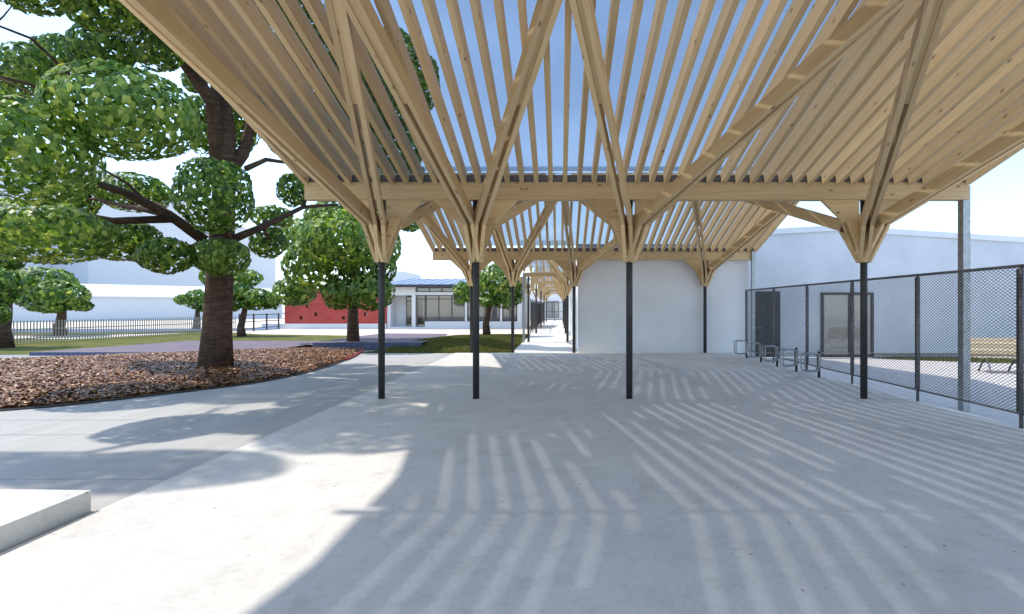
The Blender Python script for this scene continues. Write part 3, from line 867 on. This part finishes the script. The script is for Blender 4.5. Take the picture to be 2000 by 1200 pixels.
# ------------------------------------------------------------------ trees
def leaf_clump(name, c, r, n, size, parent, squash=0.0, density_in=0.12):
    """leaves lying over an uneven ellipsoid shell, some further in"""
    c = np.array(c); r = np.maximum(np.array(r) - size * 0.30, np.array(r) * 0.7)
    d = rng.normal(size=(n, 3)); d /= np.linalg.norm(d, axis=1)[:, None]
    lob = 1 + 0.04 * np.sin(d[:, 0] * 5 + c[0] * 3) * np.cos(d[:, 1] * 4 + c[2] * 5) + 0.03 * np.sin(d[:, 2] * 7 + c[1] * 2)
    rad = np.where(rng.random(n) < density_in, rng.uniform(0.35, 0.85, n), rng.uniform(0.93, 1.0, n)) * lob
    pos = c + d * r * rad[:, None]
    nr = d / r; nr /= np.linalg.norm(nr, axis=1)[:, None]
    nr = nr + rng.normal(0, 0.22, (n, 3)); nr /= np.linalg.norm(nr, axis=1)[:, None]
    down = np.array([0, 0, -1.0]) + rng.normal(0, 0.55, (n, 3))
    u = down - nr * (down * nr).sum(1)[:, None]; u /= np.linalg.norm(u, axis=1)[:, None] + 1e-9
    w = np.cross(nr, u)
    s = size * rng.uniform(0.65, 1.3, n)
    u *= s[:, None]; w *= (s * rng.uniform(0.34, 0.5, n))[:, None]; b = nr * (s * 0.16)[:, None]
    v = np.stack([pos - u * 0.5, pos - u * 0.22 + w - b, pos + u * 0.12 + w * 0.72 - b, pos + u * 0.6 - b * 0.6, pos + u * 0.12 - w * 0.72 - b, pos - u * 0.22 - w - b], 1).reshape(-1, 3)
    me = bpy.data.meshes.new(name)
    me.vertices.add(6 * n); me.vertices.foreach_set('co', v.ravel())
    i0 = np.arange(n)[:, None] * 6
    loops = np.concatenate([i0 + np.array([0, 3, 2, 1]), i0 + np.array([0, 5, 4, 3])], 1).ravel()
    me.loops.add(8 * n); me.loops.foreach_set('vertex_index', loops)
    me.polygons.add(2 * n); me.polygons.foreach_set('loop_start', np.arange(2 * n) * 4)
    me.update()
    t = np.clip(rng.beta(1.2, 1.6, n) + rng.normal(0, 0.05), 0, 1)
    a = me.attributes.new('tint', 'FLOAT', 'POINT'); a.data.foreach_set('value', np.repeat(t, 6))
    me.materials.append(M['leaf'])
    return link(name, me, parent)

def wobble(a, b, k, amt):
    a, b = Vector(a), Vector(b); out = []
    L = (b - a).length
    for i in range(k + 1):
        t = i / k
        p = a.lerp(b, t)
        if 0 < i < k: p += Vector((random.uniform(-1, 1), random.uniform(-1, 1), random.uniform(-0.6, 0.9))) * amt * L
        out.append(p)
    return out

def tree(name, label, base, trunk_pts, trunk_r, clumps, leaf, dens, group, limbs=(), fork=0.75):
    """clumps: (centre, radii). A limb is grown from the trunk to each one"""
    t = tag(empty(name, base), label, 'tree', group)
    tp = [Vector(p) for p in trunk_pts]
    tr = [trunk_r * (1 - 0.55 * i / (len(tp) - 1)) for i in range(len(tp))]
    tr[0] *= 1.12
    b = MB(); b.tube(tp, tr, 14); trunk = b.build('trunk', M['bark'], t, smooth=True)
    for pts, r0, r1 in limbs:
        b = MB(); n = len(pts); b.tube(pts, [r0 + (r1 - r0) * i / (n - 1) for i in range(n)], 8); b.build('branch', M['bark'], trunk, smooth=True)
    for c, r in clumps:
        c = Vector(c)
        # grow from the nearest point of the upper trunk or of a limb
        cand = [(tp[i], tr[i] * 0.36) for i in range(len(tp)) if i >= len(tp) * 0.45]
        for pts, r0, r1 in limbs:
            cand += [(Vector(q), (r0 + (r1 - r0) * i / (len(pts) - 1)) * 0.8) for i, q in enumerate(pts)]
        q, rb = min(cand, key=lambda e: (e[0] - c).length + max(0.0, e[0].z - c.z) * 0.8)
        rb = min(rb, 0.02 + 0.03 * (q - c).length)
        pts = wobble(q, c - Vector((0, 0, r[2] * 0.2)), 4, 0.05)
        b = MB(); b.tube(pts, [rb, rb * 0.8, rb * 0.6, rb * 0.42, rb * 0.25], 7); b.build('branch', M['bark'], trunk, smooth=True)
        area = 4 * math.pi * ((r[0] * r[1]) ** 1.6 / 3 + (r[0] * r[2]) ** 1.6 / 3 + (r[1] * r[2]) ** 1.6 / 3) ** (1 / 1.6)
        n = int(area * dens / (leaf * leaf * 0.55))
        leaf_clump('foliage', c, r, max(120, min(n, 8500)), leaf, t)
    return t

def cl(px, py, rx, ry, Y, rd=None):
    """clump whose outline in the photo is rx by ry pixels, standing at depth Y"""
    p = at(px, py, Y); a, b_ = rx * Y / F, ry * Y / F
    return (p, (a, rd if rd else 0.9 * max(a, b_), b_))

# the big tree over the mulch bed
TB = at(422, 727, 12.5); TB.z = 0.2
trunk_pts = [(-8.27, 12.5, 0.15), (-8.24, 12.5, 1.0), (-8.18, 12.5, 2.2), (-8.12, 12.52, 3.6), (-8.08, 12.55, 4.9), (-8.10, 12.6, 6.0), (-8.3, 12.6, 7.2), (-8.8, 12.4, 8.6)]
main = [cl(60, -25, 78, 52, 8.0), cl(200, 18, 72, 46, 9.5), cl(308, 96, 52, 45, 10.5), cl(197, 98, 62, 50, 10.8), cl(52, 140, 60, 55, 10.2), cl(118, 112, 52, 46, 11.6),
        cl(245, 222, 132, 92, 7.9, 1.0), cl(62, 296, 104, 104, 7.3, 0.9), cl(78, 455, 130, 66, 9.2, 1.1), cl(418, 382, 76, 78, 11.3), cl(432, 502, 56, 42, 11.6),
        cl(325, 500, 56, 40, 11.2), cl(240, 470, 72, 46, 11.8), cl(262, 377, 68, 40, 13.2), cl(395, 245, 34, 58, 13.6), cl(380, 160, 26, 24, 12.6), cl(458, 250, 46, 58, 13.8),
        cl(140, 385, 55, 45, 13.0), cl(524, 474, 38, 34, 14.2), cl(532, 425, 42, 26, 14.6), cl(572, 372, 32, 36, 14.4), cl(18, 190, 34, 40, 12.4), cl(430, 60, 60, 60, 12.2),
        cl(560, 120, 55, 50, 12.0), cl(640, 250, 60, 70, 13.8), cl(560, 250, 50, 60, 14.0), cl(690, 90, 60, 80, 12.5), cl(300, -70, 90, 70, 10.0),
        ((-10.6, 5.75, 7.0), (1.5, 0.75, 0.9)), ((-8.4, 5.85, 7.2), (1.35, 0.75, 0.9)), ((-6.75, 7.35, 7.1), (1.25, 1.1, 0.9)), ((-7.6, 8.3, 7.6), (1.2, 1.1, 0.9)),
        ((-5.8, 10.2, 7.4), (1.2, 1.2, 0.9)), ((-5.6, 8.4, 8.3), (1.25, 1.2, 0.9)), ((-4.9, 9.7, 8.7), (1.2, 1.2, 0.9)), 
        ((-9.6, 12.4, 11.6), (1.6, 1.6, 1.2)), ((-12.2, 11.0, 11.0), (1.4, 1.4, 1.0)), ((-5.2, 12.8, 6.9), (1.1, 1.1, 0.8)), ((-12.6, 5.7, 6.6), (1.4, 0.75, 0.9))]
def ap(px, py, Y): return tuple(at(px, py, Y))
limbs = [([ap(428, 320, 12.5), ap(415, 200, 12.2), ap(345, 100, 11.4), ap(265, 35, 10.8), ap(215, -20, 10.4)], 0.19, 0.06),
         ([ap(450, 470, 12.5), ap(520, 440, 13.2), ap(592, 405, 13.8), ap(660, 400, 14.2)], 0.10, 0.03),
         ([ap(592, 405, 13.8), ap(600, 375, 14), ap(640, 360, 14.2)], 0.06, 0.03),
         ([ap(400, 470, 12.4), ap(330, 420, 12.0), ap(240, 375, 11.0), ap(160, 350, 9.8)], 0.13, 0.06),
         ([ap(335, 428, 12.0), ap(220, 432, 11.0), ap(150, 418, 10.2), ap(100, 430, 9.4)], 0.09, 0.04),
         ([ap(450, 330, 12.6), ap(475, 300, 12.8), ap(495, 230, 13.0), ap(520, 130, 12.8)], 0.17, 0.08),
         ([ap(480, 330, 12.8), ap(520, 312, 13.2), ap(560, 318, 13.6)], 0.07, 0.04),
         ([ap(120, 205, 8.8), ap(60, 165, 8.2), ap(-10, 148, 7.6)], 0.035, 0.02), ([ap(135, 145, 9.6), ap(60, 75, 8.8), ap(-10, 48, 8.2)], 0.03, 0.018),
         ([(-8.3, 12.6, 7.2), (-8.5, 10.2, 7.4), (-8.6, 8.0, 7.2), (-9.4, 6.4, 7.0)], 0.14, 0.06), ([(-8.6, 8.0, 7.2), (-7.4, 7.6, 7.2), (-6.8, 7.4, 7.0)], 0.06, 0.04),
         ([ap(300, 410, 11.6), ap(250, 360, 11.2), ap(200, 330, 10.8)], 0.045, 0.02)]
tree('broadleaf_tree', 'largest tree, thick brown trunk in the bark mulch bed, rounded leaf clumps', TB, trunk_pts, 0.34, main, 0.105, 1.35, 'trees of the school yard', limbs)

def simple_tree(label, base_px, base_py, Y, trunk_top_py, tw, blobs, bend=0.0, leaf=0.2, dens=1.35, ztop=None):
    X = (base_px - VX) * Y / F
    z1 = EYE + (VY - trunk_top_py) * Y / F
    bz_ = lawn_z(X, Y) if -7 < X < -1.7 and 18 < Y < 30 else 0.0
    pts = [(X, Y, bz_ - 0.02), (X - bend * 0.15, Y, z1 * 0.25), (X + bend * 0.2, Y + 0.05, z1 * 0.5), (X + bend * 0.7, Y, z1 * 0.78), (X + bend, Y, z1)]
    cs = []
    for (px, py, rx, ry, dy) in blobs: cs.append(cl(px, py, rx * 0.98, ry * 0.98, Y + dy * 1.6))
    return tree('broadleaf_tree', label, (X, Y, bz_), pts, tw / 2, cs, leaf, dens, 'trees of the school yard')

simple_tree('tall tree with slightly bent trunk in front of the red wall', 690, 676, 20.5, 420, 0.46,
            [(575, 570, 46, 34, 0.4), (612, 520, 62, 58, -0.6), (660, 470, 80, 62, -1.0), (720, 520, 58, 60, -0.4), (668, 575, 44, 36, -0.8), (725, 572, 50, 40, -0.9),
             (752, 480, 36, 44, 0.6), (600, 465, 55, 42, 1.0), (640, 425, 50, 36, 0.8), (712, 430, 50, 40, 0), (800, 436, 26, 22, 0.4), (770, 400, 40, 40, 0.6),
             (700, 320, 60, 60, 0.6), (640, 340, 60, 60, 1.2), (770, 300, 60, 70, 0.8), (822, 160, 42, 62, 0), (740, 210, 60, 60, 0.4), (650, 240, 60, 60, 0.8), (760, 110, 60, 60, 0.2), (690, 150, 60, 60, 0.6)], 0.12, 0.19)
simple_tree('small tree in the lawn before the white pavilion, by the walkway', 951, 655, 28.2, 560, 0.42,
            [(903, 572, 22, 26, -0.2), (968, 556, 44, 44, 0), (950, 590, 26, 14, -0.3), (985, 582, 26, 26, -0.2), (1006, 570, 20, 30, 0), (975, 528, 24, 18, 0), (938, 552, 24, 22, 0.4), (1000, 545, 18, 20, 0.3)], 0.35, 0.24)
simple_tree('slim tree with dark trunk on the lawn between the big tree and red wall', 472, 656, 28.2, 580, 0.42,
            [(480, 543, 34, 20, 0.3), (455, 575, 42, 36, 0), (500, 585, 36, 26, 0), (530, 588, 24, 20, 0.2), (418, 540, 30, 26, 0.6), (430, 590, 30, 24, -0.3), (450, 600, 22, 12, 0.3)], 0.3, 0.24)
simple_tree('tree with thick trunk cut by the left edge of the picture', 2, 680, 20.3, 540, 0.72,
            [(-30, 500, 60, 50, 0), (8, 560, 30, 40, -0.4), (10, 505, 36, 34, 0.2), (-60, 570, 60, 50, 0), (2, 612, 16, 24, -0.5), (-20, 440, 50, 40, 0.3)], 0.2, 0.2)
simple_tree('tree with wide oval crown standing just behind the picket fence', 117, 655, 29.5, 590, 0.62,
            [(85, 552, 58, 34, 0), (118, 578, 52, 34, -0.4), (75, 585, 42, 26, 0), (100, 598, 36, 18, -0.3), (163, 598, 20, 14, 0), (48, 572, 24, 24, 0.2)], 0.2, 0.26)
simple_tree('smallest distant tree partly hidden by the big trunk', 384, 642, 38.5, 600, 0.5,
            [(356, 586, 17, 13, 0), (382, 585, 24, 22, 0), (395, 598, 16, 14, 0)], 0.1, 0.3)
